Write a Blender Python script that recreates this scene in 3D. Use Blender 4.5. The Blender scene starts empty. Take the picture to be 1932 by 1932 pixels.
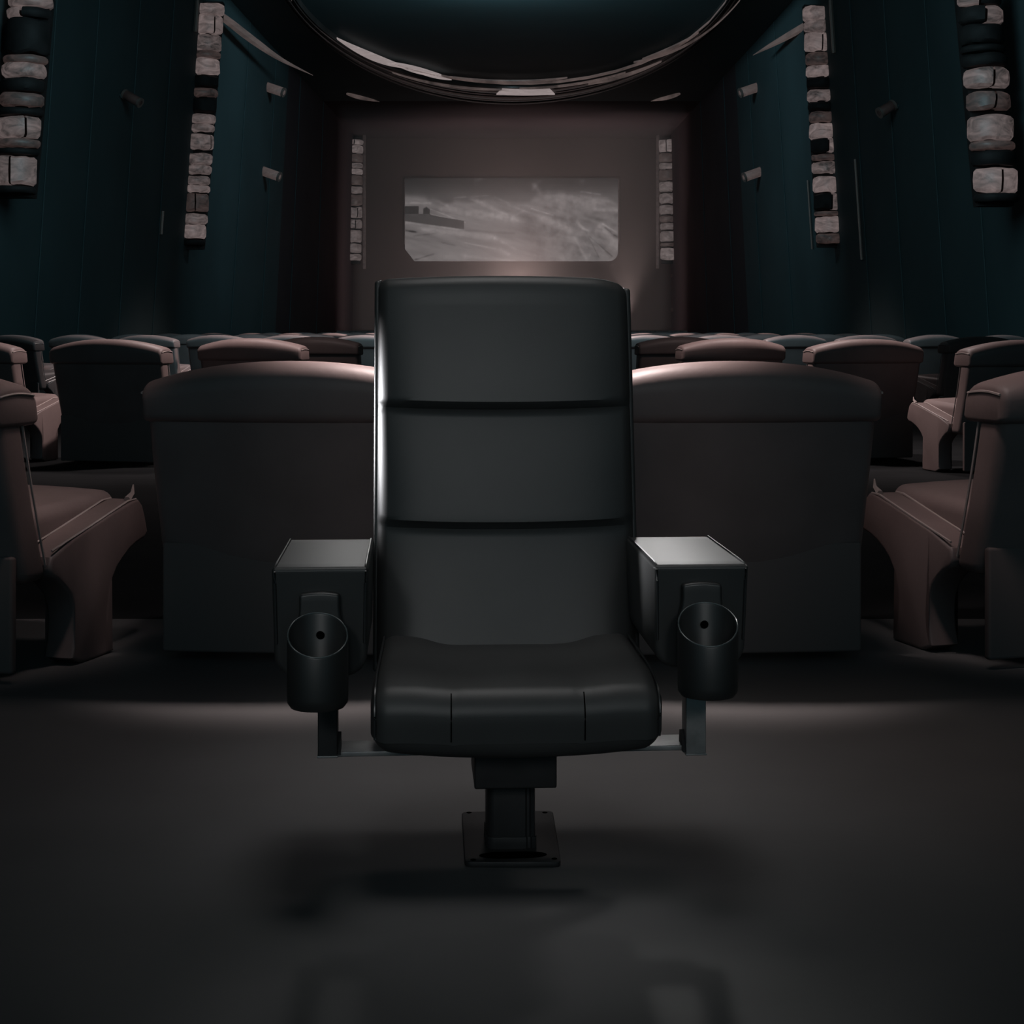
import bpy, bmesh, math, random
from mathutils import Vector, Matrix, noise
random.seed(7)
PI = math.pi
S = bpy.context.scene
C = S.collection
F = 3088.0; HZ = 610.0; H = 1.0476          # focal length in pixels, eye level row, eye height

# ------------------------------------------------------------------ helpers
def px(x, Y): return (x - 966.0) * Y / F
def pz(y, Y): return H + (HZ - y) * Y / F
def tag(o, label=None, cat=None, group=None, kind=None):
    if label: o['label'] = label
    if cat: o['category'] = cat
    if group: o['group'] = group
    if kind: o['kind'] = kind
    return o
def empty(name, loc, rz=0.0):
    o = bpy.data.objects.new(name, None); C.objects.link(o)
    o.location = loc; o.rotation_euler = (0, 0, rz); o.empty_display_size = .1
    return o
def obj(name, bm, m, parent=None, smooth=True):
    bmesh.ops.recalc_face_normals(bm, faces=bm.faces[:])
    me = bpy.data.meshes.new(name); bm.to_mesh(me); bm.free()
    me.materials.append(m)
    if smooth:
        me.polygons.foreach_set('use_smooth', [True] * len(me.polygons))
        me.set_sharp_from_angle(angle=math.radians(42))
    o = bpy.data.objects.new(name, me); C.objects.link(o)
    if parent is not None: o.parent = parent
    return o
def stations(h, r, n, rs):
    """positions -h..h : list of (inner clamp coordinate, arc parameter) """
    out = []
    for i in range(rs + 1):
        out.append((-(h - r), -1 + i / rs))
    for i in range(1, n):
        out.append((-(h - r) + 2 * (h - r) * i / n, 0))
    for i in range(rs + 1):
        out.append(((h - r), i / rs))
    return out
def rbox(sx, sy, sz, r, n=(2, 2, 2), rs=3, fn=None, c=(0, 0, 0), bm=None):
    """rounded box with n inner divisions per axis; fn deforms each point"""
    if bm is None: bm = bmesh.new()
    hs = (sx / 2, sy / 2, sz / 2)
    st = [stations(hs[k], r, n[k], rs) for k in range(3)]
    cache = {}
    def vert(i, j, k):
        key = (i, j, k)
        if key in cache: return cache[key]
        b = Vector((st[0][i][0], st[1][j][0], st[2][k][0]))
        d = Vector((math.tan(st[0][i][1] * PI / 4), math.tan(st[1][j][1] * PI / 4), math.tan(st[2][k][1] * PI / 4)))
        if d.length > 1e-9: p = b + d.normalized() * r
        else: p = b
        p = p + Vector(c)
        if fn: p = Vector(fn(p))
        cache[key] = bm.verts.new(p); return cache[key]
    N = [len(s) - 1 for s in st]
    for ax in range(3):
        a, b_ = [q for q in range(3) if q != ax]
        for end in (0, N[ax]):
            for i in range(N[a]):
                for j in range(N[b_]):
                    idx = []
                    for di, dj in ((0, 0), (1, 0), (1, 1), (0, 1)):
                        t = [0, 0, 0]; t[ax] = end; t[a] = i + di; t[b_] = j + dj
                        idx.append(vert(*t))
                    try: bm.faces.new(idx)
                    except ValueError: pass
    bmesh.ops.remove_doubles(bm, verts=bm.verts[:], dist=1e-5)
    return bm
def prism(poly, axis, a0, a1, bev=0.0, bm=None, fn=None, nseg=1):
    """extrude a 2-D outline along an axis, with softened end edges. axis 'x': outline (y,z); 'y': (x,z); 'z': (x,y)"""
    if bm is None: bm = bmesh.new()
    n = len(poly)
    # inward normals offset
    def inset(d):
        out = []
        area = sum(poly[i][0] * poly[(i + 1) % n][1] - poly[(i + 1) % n][0] * poly[i][1] for i in range(n))
        sgn = 1 if area > 0 else -1
        for i in range(n):
            p0 = Vector(poly[i - 1]); p1 = Vector(poly[i]); p2 = Vector(poly[(i + 1) % n])
            e1 = (p1 - p0); e2 = (p2 - p1)
            if e1.length < 1e-9 or e2.length < 1e-9: out.append(p1); continue
            e1.normalize(); e2.normalize()
            nn = Vector((-(e1.y + e2.y), e1.x + e2.x)) * sgn
            if nn.length > 1e-6: nn.normalize()
            out.append(p1 + nn * d)
        return out
    def P(q, t):
        v = {'x': (t, q[0], q[1]), 'y': (q[0], t, q[1]), 'z': (q[0], q[1], t)}[axis]
        return Vector(fn(Vector(v))) if fn else Vector(v)
    secs = []
    if bev > 0:
        for k in range(4):
            a = k / 3 * PI / 2
            secs.append((a0 + bev * (1 - math.sin(a)), bev * (1 - math.cos(a))))
        secs = [(a0 + bev * (1 - math.sin(k / 3 * PI / 2)), bev * (1 - math.cos(k / 3 * PI / 2))) for k in range(3, -1, -1)]
        secs = [(a0 + bev * (1 - math.cos(k / 3 * PI / 2)), bev * (1 - math.sin(k / 3 * PI / 2))) for k in range(4)]
    else: secs = [(a0, 0)]
    for k in range(1, nseg): secs.append((a0 + bev + (a1 - a0 - 2 * bev) * k / nseg, 0))
    if bev > 0: secs += [(a1 - bev * (1 - math.sin(k / 3 * PI / 2)), bev * (1 - math.cos(k / 3 * PI / 2))) for k in range(4)]
    else: secs.append((a1, 0))
    rings = []
    for t, d in secs:
        rings.append([bm.verts.new(P(q, t)) for q in inset(d)])
    for r0, r1 in zip(rings, rings[1:]):
        for i in range(n):
            bm.faces.new((r0[i], r0[(i + 1) % n], r1[(i + 1) % n], r1[i]))
    for r_ in (rings[0], rings[-1]):
        f = bm.faces.new(r_)
        bmesh.ops.triangulate(bm, faces=[f])
    return bm
def smooth_poly(pts, it=2):
    for _ in range(it):
        out = []
        for i in range(len(pts)):
            a = Vector(pts[i]); b = Vector(pts[(i + 1) % len(pts)])
            out += [a.lerp(b, .25), a.lerp(b, .75)]
        pts = out
    return [tuple(p) for p in pts]
def rrect(x0, x1, z0, z1, rb, rt, n=6):
    """rounded rectangle: bottom radius rb, top radius rt"""
    pts = []
    for cx, cz, r, a0 in ((x1 - rb, z0 + rb, rb, -PI / 2), (x1 - rt, z1 - rt, rt, 0), (x0 + rt, z1 - rt, rt, PI / 2), (x0 + rb, z0 + rb, rb, PI)):
        for k in range(n + 1):
            a = a0 + PI / 2 * k / n
            pts.append((cx + r * math.cos(a), cz + r * math.sin(a)))
    return pts
def tube(path, r, n=8, bm=None, closed=False, fr=None):
    if bm is None: bm = bmesh.new()
    path = [Vector(p) for p in path]; rings = []
    m = len(path); up = Vector((0, 0, 1))
    for i, p in enumerate(path):
        if closed: t = path[(i + 1) % m] - path[i - 1]
        else: t = path[min(i + 1, m - 1)] - path[max(i - 1, 0)]
        t.normalize()
        u = t.cross(up)
        if u.length < 1e-3: u = t.cross(Vector((0, 1, 0)))
        u.normalize(); w = u.cross(t).normalized()
        rr = r if fr is None else r * fr(i / (m - 1))
        rings.append([bm.verts.new(p + (u * math.cos(2 * PI * k / n) + w * math.sin(2 * PI * k / n)) * rr) for k in range(n)])
    pairs = list(zip(rings, rings[1:])) + ([(rings[-1], rings[0])] if closed else [])
    for a, b in pairs:
        for k in range(n): bm.faces.new((a[k], a[(k + 1) % n], b[(k + 1) % n], b[k]))
    if not closed:
        bm.faces.new(rings[0]); bm.faces.new(rings[-1])
    return bm
def lathe(prof, c=(0, 0, 0), n=32, bm=None, a0=0, a1=2 * PI, rot=None):
    if bm is None: bm = bmesh.new()
    full = abs(a1 - a0 - 2 * PI) < 1e-6
    rings = []
    for r, z in prof:
        ring = []
        for k in range(n if full else n + 1):
            a = a0 + (a1 - a0) * k / n
            v = Vector((r * math.cos(a), r * math.sin(a), z))
            if rot: v = rot @ v
            ring.append(bm.verts.new(v + Vector(c)))
        rings.append(ring)
    for a, b in zip(rings, rings[1:]):
        m = len(a)
        for k in range(m if full else m - 1):
            bm.faces.new((a[k], a[(k + 1) % m], b[(k + 1) % m], b[k]))
    bmesh.ops.remove_doubles(bm, verts=bm.verts[:], dist=1e-6)
    return bm

# ------------------------------------------------------------------ materials
def mat(name, col, rough=.5, metal=0, spec=.5, bump=None, var=None, coat=0):
    m = bpy.data.materials.new(name); m.use_nodes = True
    nt = m.node_tree; b = nt.nodes['Principled BSDF']
    b.inputs['Base Color'].default_value = (*col, 1); b.inputs['Roughness'].default_value = rough
    b.inputs['Metallic'].default_value = metal; b.inputs['Specular IOR Level'].default_value = spec
    b.inputs['Coat Weight'].default_value = coat
    tc = nt.nodes.new('ShaderNodeTexCoord')
    if bump:
        sc, st, dist = bump
        n = nt.nodes.new('ShaderNodeTexNoise'); n.inputs['Scale'].default_value = sc; n.inputs['Detail'].default_value = 4
        nt.links.new(tc.outputs['Object'], n.inputs['Vector'])
        bp = nt.nodes.new('ShaderNodeBump'); bp.inputs['Strength'].default_value = st; bp.inputs['Distance'].default_value = dist
        nt.links.new(n.outputs['Fac'], bp.inputs['Height']); nt.links.new(bp.outputs['Normal'], b.inputs['Normal'])
    if var:
        sc, lo, hi = var
        n = nt.nodes.new('ShaderNodeTexNoise'); n.inputs['Scale'].default_value = sc; n.inputs['Detail'].default_value = 5
        nt.links.new(tc.outputs['Object'], n.inputs['Vector'])
        r = nt.nodes.new('ShaderNodeValToRGB')
        r.color_ramp.elements[0].position = .3; r.color_ramp.elements[1].position = .7
        r.color_ramp.elements[0].color = (*[c * lo for c in col], 1); r.color_ramp.elements[1].color = (*[c * hi for c in col], 1)
        nt.links.new(n.outputs['Fac'], r.inputs['Fac']); nt.links.new(r.outputs['Color'], b.inputs['Base Color'])
    return m
M = {}
M['leather'] = mat('black_leather', (.030, .031, .031), .48, spec=.45, bump=(420, .12, .001), var=(6, .9, 1.1))
M['piping'] = mat('black_piping', (.02, .021, .022), .35, spec=.6, bump=(300, .1, .001))
M['plastic'] = mat('black_plastic', (.018, .019, .019), .42, spec=.5, bump=(200, .05, .001))
M['rim'] = mat('rim_plastic', (.05, .062, .064), .25, spec=.8, bump=(200, .05, .001))
M['hole'] = mat('hole_black', (.001, .001, .001), .9, spec=.0, var=(5, .9, 1.1))
M['darkmetal'] = mat('dark_painted_metal', (.022, .022, .023), .5, metal=.2, spec=.4, bump=(60, .06, .001), var=(12, .75, 1.25))
M['steel'] = mat('brushed_steel', (.26, .26, .26), .42, metal=.45, bump=(90, .1, .001), var=(30, .8, 1.15))
M['seat'] = mat('brown_leather', (.17, .125, .12), .5, spec=.35, bump=(60, .15, .003), var=(5, .9, 1.1))
M['darkpanel'] = mat('under_seat_shade', (.14, .105, .10), .6, spec=.2, bump=(20, .1, .002))
M['seatpipe'] = mat('brown_piping', (.35, .29, .275), .35, spec=.6, bump=(120, .1, .001))
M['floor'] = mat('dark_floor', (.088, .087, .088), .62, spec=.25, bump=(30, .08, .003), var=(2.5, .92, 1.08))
M['wall'] = mat('dark_wall', (.034, .050, .053), .75, spec=.15, bump=(4, .1, .01), var=(.35, .85, 1.12))
M['front'] = mat('maroon_front_wall', (.055, .035, .033), .8, spec=.05, bump=(6, .1, .01), var=(.4, .9, 1.1))
M['sidefront'] = mat('glow_tinted_wall', (.050, .034, .036), .8, spec=.05, bump=(6, .1, .01), var=(.4, .9, 1.1))  # plum tint puts the fading reddish stage glow into the colour
M['ceiling'] = mat('dark_ceiling', (.034, .050, .053), .7, spec=.2, bump=(4, .08, .01), var=(.3, .85, 1.1))
M['gloss'] = mat('glossy_bronze_moulding', (.035, .026, .024), .32, metal=.3, spec=.6, bump=(1.2, .15, .05), var=(.8, .6, 1.4))
M['bronze'] = mat('bronze_trim', (.25, .18, .16), .35, metal=.6, spec=.6, bump=(20, .1, .003))
M['stage'] = mat('stage_front', (.16, .115, .11), .7, spec=.2, bump=(10, .4, .02), var=(6, .5, 1.4))

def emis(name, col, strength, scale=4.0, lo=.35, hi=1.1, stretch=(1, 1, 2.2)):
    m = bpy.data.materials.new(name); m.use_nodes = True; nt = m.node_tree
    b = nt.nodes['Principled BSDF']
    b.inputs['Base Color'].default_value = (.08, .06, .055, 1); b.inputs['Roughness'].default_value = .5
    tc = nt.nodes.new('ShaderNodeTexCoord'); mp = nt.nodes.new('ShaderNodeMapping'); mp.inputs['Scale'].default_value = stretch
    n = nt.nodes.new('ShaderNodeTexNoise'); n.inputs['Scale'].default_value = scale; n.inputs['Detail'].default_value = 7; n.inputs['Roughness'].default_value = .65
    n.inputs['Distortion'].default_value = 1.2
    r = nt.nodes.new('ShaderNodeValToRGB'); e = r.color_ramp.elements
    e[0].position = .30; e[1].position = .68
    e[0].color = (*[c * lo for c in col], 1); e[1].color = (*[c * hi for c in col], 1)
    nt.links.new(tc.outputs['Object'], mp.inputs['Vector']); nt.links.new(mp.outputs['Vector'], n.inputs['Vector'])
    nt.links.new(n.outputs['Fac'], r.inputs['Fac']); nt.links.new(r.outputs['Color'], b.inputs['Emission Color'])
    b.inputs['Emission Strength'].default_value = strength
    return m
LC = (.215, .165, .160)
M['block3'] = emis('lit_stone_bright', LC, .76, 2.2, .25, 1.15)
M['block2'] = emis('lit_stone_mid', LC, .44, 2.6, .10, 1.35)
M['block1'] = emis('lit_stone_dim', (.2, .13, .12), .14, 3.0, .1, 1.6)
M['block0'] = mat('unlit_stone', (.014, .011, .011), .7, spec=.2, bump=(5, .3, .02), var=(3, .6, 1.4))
M['lamp'] = emis('wall_lamp_glass', (.13, .095, .09), .48, 5, .6, 1.2)
M['lampdim'] = mat('unlit_lamp_glass', (.10, .05, .045), .4, bump=(8, .1, .01), var=(3, .7, 1.3))
M['ringsheen'] = emis('ring_sheen_glow', (.30, .25, .245), .95, 1.5, .75, 1.1)  # glow imitating reflections on the ring mouldings
M['lightthin'] = emis('cove_glass_ring_sheen', (.13, .095, .088), .62, .8, .2, 1.4, (1, .2, 1))  # cove glass, also the thin imitated reflections on the ring

# ================================================================== THE MAIN CHAIR
RZ = math.radians(3.4)
root = empty('cinema_chair', (-.004, 3.3, 0), RZ)
tag(root, 'large black leather cinema chair with two cup holders on a pedestal, centre of the floor', 'chair')
def lx(x, Y): return px(x, Y) + .0594 * (Y - 3.3) + .004      # picture column at depth Y -> chair-local x
def ly(Y, x=0): return (Y - 3.3) - .0594 * x
# backrest
BW = .540; ZB0, ZB1 = .33, 1.142
SE = (.873, .630)                     # heights of the two seams
def lean(z): return .055 + (z - .384) * .20
BX = lx(954.5, 3.43)
def back_fn(p):
    x, y, z = p
    t = x / (BW / 2)
    edge = max(0.0, 1 - abs(t) ** 7)
    front = y < 0
    off = 0.0
    if front:
        k = min(1, -y / .04)
        # three stacked cushions, fullest towards their lower edge
        if z > SE[0]: a, b = SE[0], ZB1
        elif z > SE[1]: a, b = SE[1], SE[0]
        else: a, b = ZB0, SE[1]
        s = (z - a) / (b - a)
        e = max(0.0, min(1.0, s))
        bul = (min(1.0, e / .055) ** .5) * (1 - .55 * e ** 1.4)
        if e > .965 and b < 1.1: bul *= max(0, (1 - e) / .035) ** .6
        off = -(.030 * bul * (0.12 + .88 * edge)) * k
        off -= .010 * (1 - t * t) * k
    zz = z + (.008 * (1 - t * t) if z > 1.1 else 0)
    if z > 1.0 and t > .72: zz -= .016 * ((t - .72) / .28) ** 2 * (z - 1.0) / .14
    # seams sag a little in the middle
    zz -= .007 * (1 - t * t) * math.exp(-((z - .75) / .22) ** 4)
    return (x + BX, y + off + lean(z) + .075, zz)
bm = rbox(BW, .11, ZB1 - ZB0, .024, n=(18, 3, 90), rs=4, fn=back_fn, c=(0, 0, (ZB0 + ZB1) / 2))
back = obj('backrest', bm, M['leather'], root)
# side gussets and piping of the backrest
for sgn in (-1, 1):
    top = ZB1 - .002 - (.016 if sgn > 0 else 0)
    def gf(p, sgn=sgn, top=top):
        return (p.x + BX + sgn * (BW / 2 - .001), p.y + lean(p.z) + .083, p.z)
    g = rbox(.016, .096, top - ZB0, .0075, n=(1, 4, 30), rs=3, fn=gf, c=(0, 0, (ZB0 + top) / 2))
    obj('side_gusset', g, M['leather'], back)
    path = []
    xe = BX + sgn * (BW / 2 - .006)
    for i in range(60):
        z = ZB0 + .02 + (top - ZB0 - .045) * i / 59
        path.append((xe, lean(z) + .033, z))
    for i in range(1, 7):
        a = i / 6 * PI / 2; z = top - .025 + .024 * math.sin(a)
        path.append((xe, lean(z) + .033 + .03 * (1 - math.cos(a)), z))
    obj('piping', tube(path, .0024, 6), M['piping'], back)
# seat cushion
SW = .540; SX = lx(976.5, 3.0)
def seat_fn(p):
    x, y, z = p
    t = x / (SW / 2)
    up = z > .31
    dz = 0
    yy = (y + .22) / .44                # 0 front .. 1 back
    if up:
        bol = 1 / (1 + math.exp(-(abs(t) - .60) * 16))
        dz = -.024 * (1 - bol) * (0.25 + .75 * yy) + .006 * (1 - abs(t) ** 2)
        dz += .016 * yy - .028 * max(0, 1 - yy / .26) ** 2
        if abs(abs(t) - .45) < .03 and yy < .3: dz -= .002
    else:
        dz = .012 * abs(t) ** 3 - .004 * (1 - abs(t))
    nar = 1 - .05 * yy if up else (1 - .025 * max(0, (.33 - z) / .1))
    # front bows out
    dy = -.012 * (1 - t * t) * max(0, 1 - yy * 2)
    if yy < .15: dy += .014 * max(0, (.35 - z) / .1) * .6
    return (x * nar + SX - .0, y - .095 + dy, z + dz)
bm = rbox(SW, .44, .143, .034, n=(40, 14, 6), rs=5, fn=seat_fn, c=(0, 0, .323))
seat = obj('seat', bm, M['leather'], root)
for sgn in (-1, 1):
    xs = sgn * (SW / 2 - .009)
    path = [seat_fn(Vector((xs, -.2185 + .004 * (1 - i / 9), .302 + .0585 * i / 9))) for i in range(10)]
    path += [seat_fn(Vector((xs, -.186 - .0325 * math.cos(i / 8 * PI / 2), .3605 + .0325 * math.sin(i / 8 * PI / 2)))) for i in range(1, 9)]
    path += [seat_fn(Vector((xs, -.186 + .34 * i / 8, .393))) for i in range(1, 9)]
    obj('piping', tube(path, .0024, 6), M['piping'], seat)
    sx = sgn * .122
    path = [seat_fn(Vector((sx, -.2203, .318 + .0425 * i / 6))) for i in range(7)]
    path += [seat_fn(Vector((sx, -.186 - .0343 * math.cos(i / 8 * PI / 2), .3605 + .0343 * math.sin(i / 8 * PI / 2)))) for i in range(1, 7)]
    obj('seam', tube(path, .0013, 6), M['hole'], seat)
# arm rests
AX0, AX1 = .2615, .4385
def arm(sgn, cupx, cupz, zb):
    cx = sgn * (AX0 + AX1) / 2 - .014
    w = AX1 - AX0
    y0, y1 = -.300 - sgn * .004, .10
    ztop, zbot = .602, zb
    def tf(p):
        # the body narrows to its foot and its top surface is a little full
        k = (ztop - p.z) / (ztop - zbot)
        x = p.x - cx
        x *= 1 - .05 * k
        z = p.z
        y = p.y + .020 * k * (1 if p.y < -.1 else 0)
        if k < .1: z += .003 * (1 - (x / (w / 2)) ** 2)
        return (x + cx, y, z)
    poly = rrect(cx - w / 2, cx + w / 2, zbot, ztop, .042, .007, 7)
    bm = prism(poly, 'y', y0, y1, .010, fn=tf, nseg=8)
    a = obj('armrest', bm, M['leather'], root)
    for s in (-1, 1):
        e = cx + s * (w / 2 - .006)
        path = [(e, y1 - .01, ztop + .001), (e, y0 + .05, ztop + .001), (e, y0 + .012, ztop - .0005), (e, y0 + .002, ztop - .008)]
        for k in range(1, 9): path.append(tf(Vector((e, y0 - .0005, ztop - .012 - .016 * k))))
        obj('piping', tube(path, .0026, 6), M['piping'], a)
    # cup holder: an open cup cut at a slant, hung on a neck
    ccx = cupx; ccy = y0 - .070; r = .0545
    hd = empty('cup_holder', (ccx, ccy, cupz)); hd.parent = root
    n = 40; tilt = sgn * .05
    def rimz(a): return .030 * math.sin(a) + tilt * r * math.cos(a) * 1.0
    bm = bmesh.new(); rings = []
    for lev in range(11):
        ring = []
        for k in range(n):
            A = 2 * PI * k / n
            top = rimz(A); bot = -.118
            if lev == 0: rr, z = r * .45, bot - .012
            elif lev == 1: rr, z = r * .88, bot - .008
            elif lev == 2: rr, z = r * .985, bot
            elif lev == 3: rr, z = r, bot + .012
            elif lev == 4: rr, z = r, top - .003
            elif lev == 5: rr, z = r - .0008, top
            elif lev == 6: rr, z = r - .003, top
            elif lev == 7: rr, z = r - .004, top - .003
            elif lev == 8: rr, z = r - .0055, bot + .03
            elif lev == 9: rr, z = r * .8, bot + .012
            else: rr, z = r * .3, bot + .010
            ring.append(bm.verts.new((rr * math.cos(A), rr * math.sin(A), z)))
        rings.append(ring)
    for a_, b_ in zip(rings, rings[1:]):
        for k in range(n): bm.faces.new((a_[k], a_[(k + 1) % n], b_[(k + 1) % n], b_[k]))
    bm.faces.new(rings[0]); bm.faces.new(rings[-1])
    obj('cup', bm, M['plastic'], hd)
    path = [((r - .0018) * math.cos(2 * PI * k / n), (r - .0018) * math.sin(2 * PI * k / n), rimz(2 * PI * k / n) + .0006) for k in range(n)]
    obj('rim', tube(path, .0016, 8, closed=True), M['rim'], hd)
    rot = Matrix.Rotation(PI / 2, 3, 'X')
    bm = lathe([(.0001, 0), (.0062, 0), (.0075, .0012)], (.002, r - .0078, -.008 + cupz * 0), 20, rot=rot)
    obj('screw_hole', bm, M['hole'], hd)
    # neck that joins the cup to the arm
    nk = [(-.036, .006), (.036, .006), (.037, .055), (-.037, .055)]
    def nf(p):
        # flares down and around the cup
        return (p.x * (1 + .35 * max(0, (.015 - p.y) / .03)) if p.z < .02 else p.x, p.y + .0, p.z)
    bm = rbox(.074, .022, .075, .006, n=(6, 3, 6), rs=3, c=(0, .0665, .026), fn=lambda p: (p.x * (1 + .25 * max(0, -(p.z - .03)) / .04), p.y, p.z + .004 * math.cos(p.x / .037 * PI / 2)))
    obj('mounting_neck', bm, M['plastic'], hd)
    return a
arm(-1, lx(601, 2.93), .492, .398)
arm(1, lx(1338, 2.93), .505, .408)
# arm supports: upright bars and cross bar
for (x0, x1, zt, zb, Y) in ((600, 637, .415, .219, 3.13), (1294, 1332, .42, .224, 3.13)):
    a0, a1 = lx(x0, Y), lx(x1, Y)
    yy = ly(Y, a0)
    bm = rbox(a1 - a0, .05, zt - zb, .002, n=(1, 1, 1), rs=2, c=((a0 + a1) / 2, yy + .025, (zt + zb) / 2))
    u = obj('arm_support', bm, M['steel'] if x0 > 900 else M['darkmetal'], root)
    bm = rbox(a1 - a0 + .002, .056, .004, .001, n=(1, 1, 1), rs=2, c=((a0 + a1) / 2, yy + .026, zb - .001))
    obj('foot_plate', bm, M['steel'], u)
    sg = 1 if x0 < 900 else -1
    xe = (a1 if x0 < 900 else a0)
    bm = prism([(yy + .0, zb + .003), (yy + .05, zb + .003), (yy + .045, zb + .036), (yy + .03, zb + .04)], 'x', xe + (0 if sg > 0 else -.006), xe + (.006 if sg > 0 else 0))
    obj('gusset', bm, M['darkmetal'], u, smooth=False)
xa, xb = lx(637, 3.15), lx(1294, 3.15)
bm = rbox(xb - xa, .085, .010, .002, n=(1, 1, 1), rs=2, c=((xa + xb) / 2, -.113, .2255), fn=lambda p: (p.x, p.y - p.x * .055, p.z + .006 * (p.x / .33)))
obj('cross_bar', bm, M['steel'], root)
# bracket box, pedestal, base plate
bx0, bx1 = lx(895, 3.14), lx(1051, 3.14)
bm = rbox(bx1 - bx0, .18, .115, .004, n=(1, 1, 1), rs=2, c=((bx0 + bx1) / 2, -.07, .2115), fn=lambda p: (p.x * (1 - .0 * p.z), p.y, p.z))
obj('mounting_box', bm, M['darkmetal'], root)
pcx = lx(965, 3.23)
ped = []
w2, d2 = .0475, .055
for (x, y) in [(-w2, -d2 + .012), (-w2 + .006, -d2 + .003), (-w2 + .014, -d2), (w2 - .020, -d2), (w2 - .017, -d2 + .004), (w2 - .012, -d2 + .004), (w2 - .009, -d2), (w2 - .002, -d2 + .003), (w2, -d2 + .012), (w2, d2 - .01), (w2 - .01, d2), (-w2 + .01, d2), (-w2, d2 - .01)]:
    ped.append((x + pcx, y - .015))
obj('pedestal', prism(ped, 'z', .012, .158, .001), M['darkmetal'], root)
sl = [((x - pcx) * 1.05 + pcx, (y + .015) * 1.05 - .015) for x, y in ped]
obj('pedestal_collar', prism(sl, 'z', .010, .034, .001), M['darkmetal'], root)
# base plate with bolt holes and an oval recess
def fl(x, y):
    Y = H * F / (y - HZ); X = px(x, Y)
    c, s = math.cos(-RZ), math.sin(-RZ); dx, dy = X + .004, Y - 3.3
    return (dx * c - dy * s, dx * s + dy * c)
cor = [fl(877, 1637), fl(1059, 1637), fl(1043, 1539), fl(871, 1541)]
plate = []
for i in range(4):
    p = Vector(cor[i]); a = Vector(cor[i - 1]); b = Vector(cor[(i + 1) % 4])
    da = (a - p).normalized() * .016; db = (b - p).normalized() * .016
    for k in range(6):
        t = k / 5
        plate.append(tuple(p + da * (1 - t) ** 2 + db * t ** 2))
bp = obj('base_plate', prism(plate, 'z', .0, .011, .002), M['darkmetal'], root)
for (x, y) in ((893, 1633), (1046, 1631), (1028, 1543), (885, 1543)):
    q = fl(x, y)
    obj('bolt_hole', lathe([(.0001, .0), (.0052, .0), (.006, -.0008)], (q[0], q[1], .0116), 16), M['hole'], bp)
q = fl(968, 1624)
bm = bmesh.new()
vs = [bm.verts.new((q[0] + .066 * math.copysign(abs(math.cos(a)) ** .7, math.cos(a)), q[1] + .020 * math.sin(a), .0117)) for a in [2 * PI * k / 40 for k in range(40)]]
bm.faces.new(vs); r = bmesh.ops.extrude_face_region(bm, geom=bm.faces[:])
for v in [g for g in r['geom'] if isinstance(g, bmesh.types.BMVert)]: v.co.z -= .003
obj('oval_recess', bm, M['hole'], bp, smooth=False)

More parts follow.
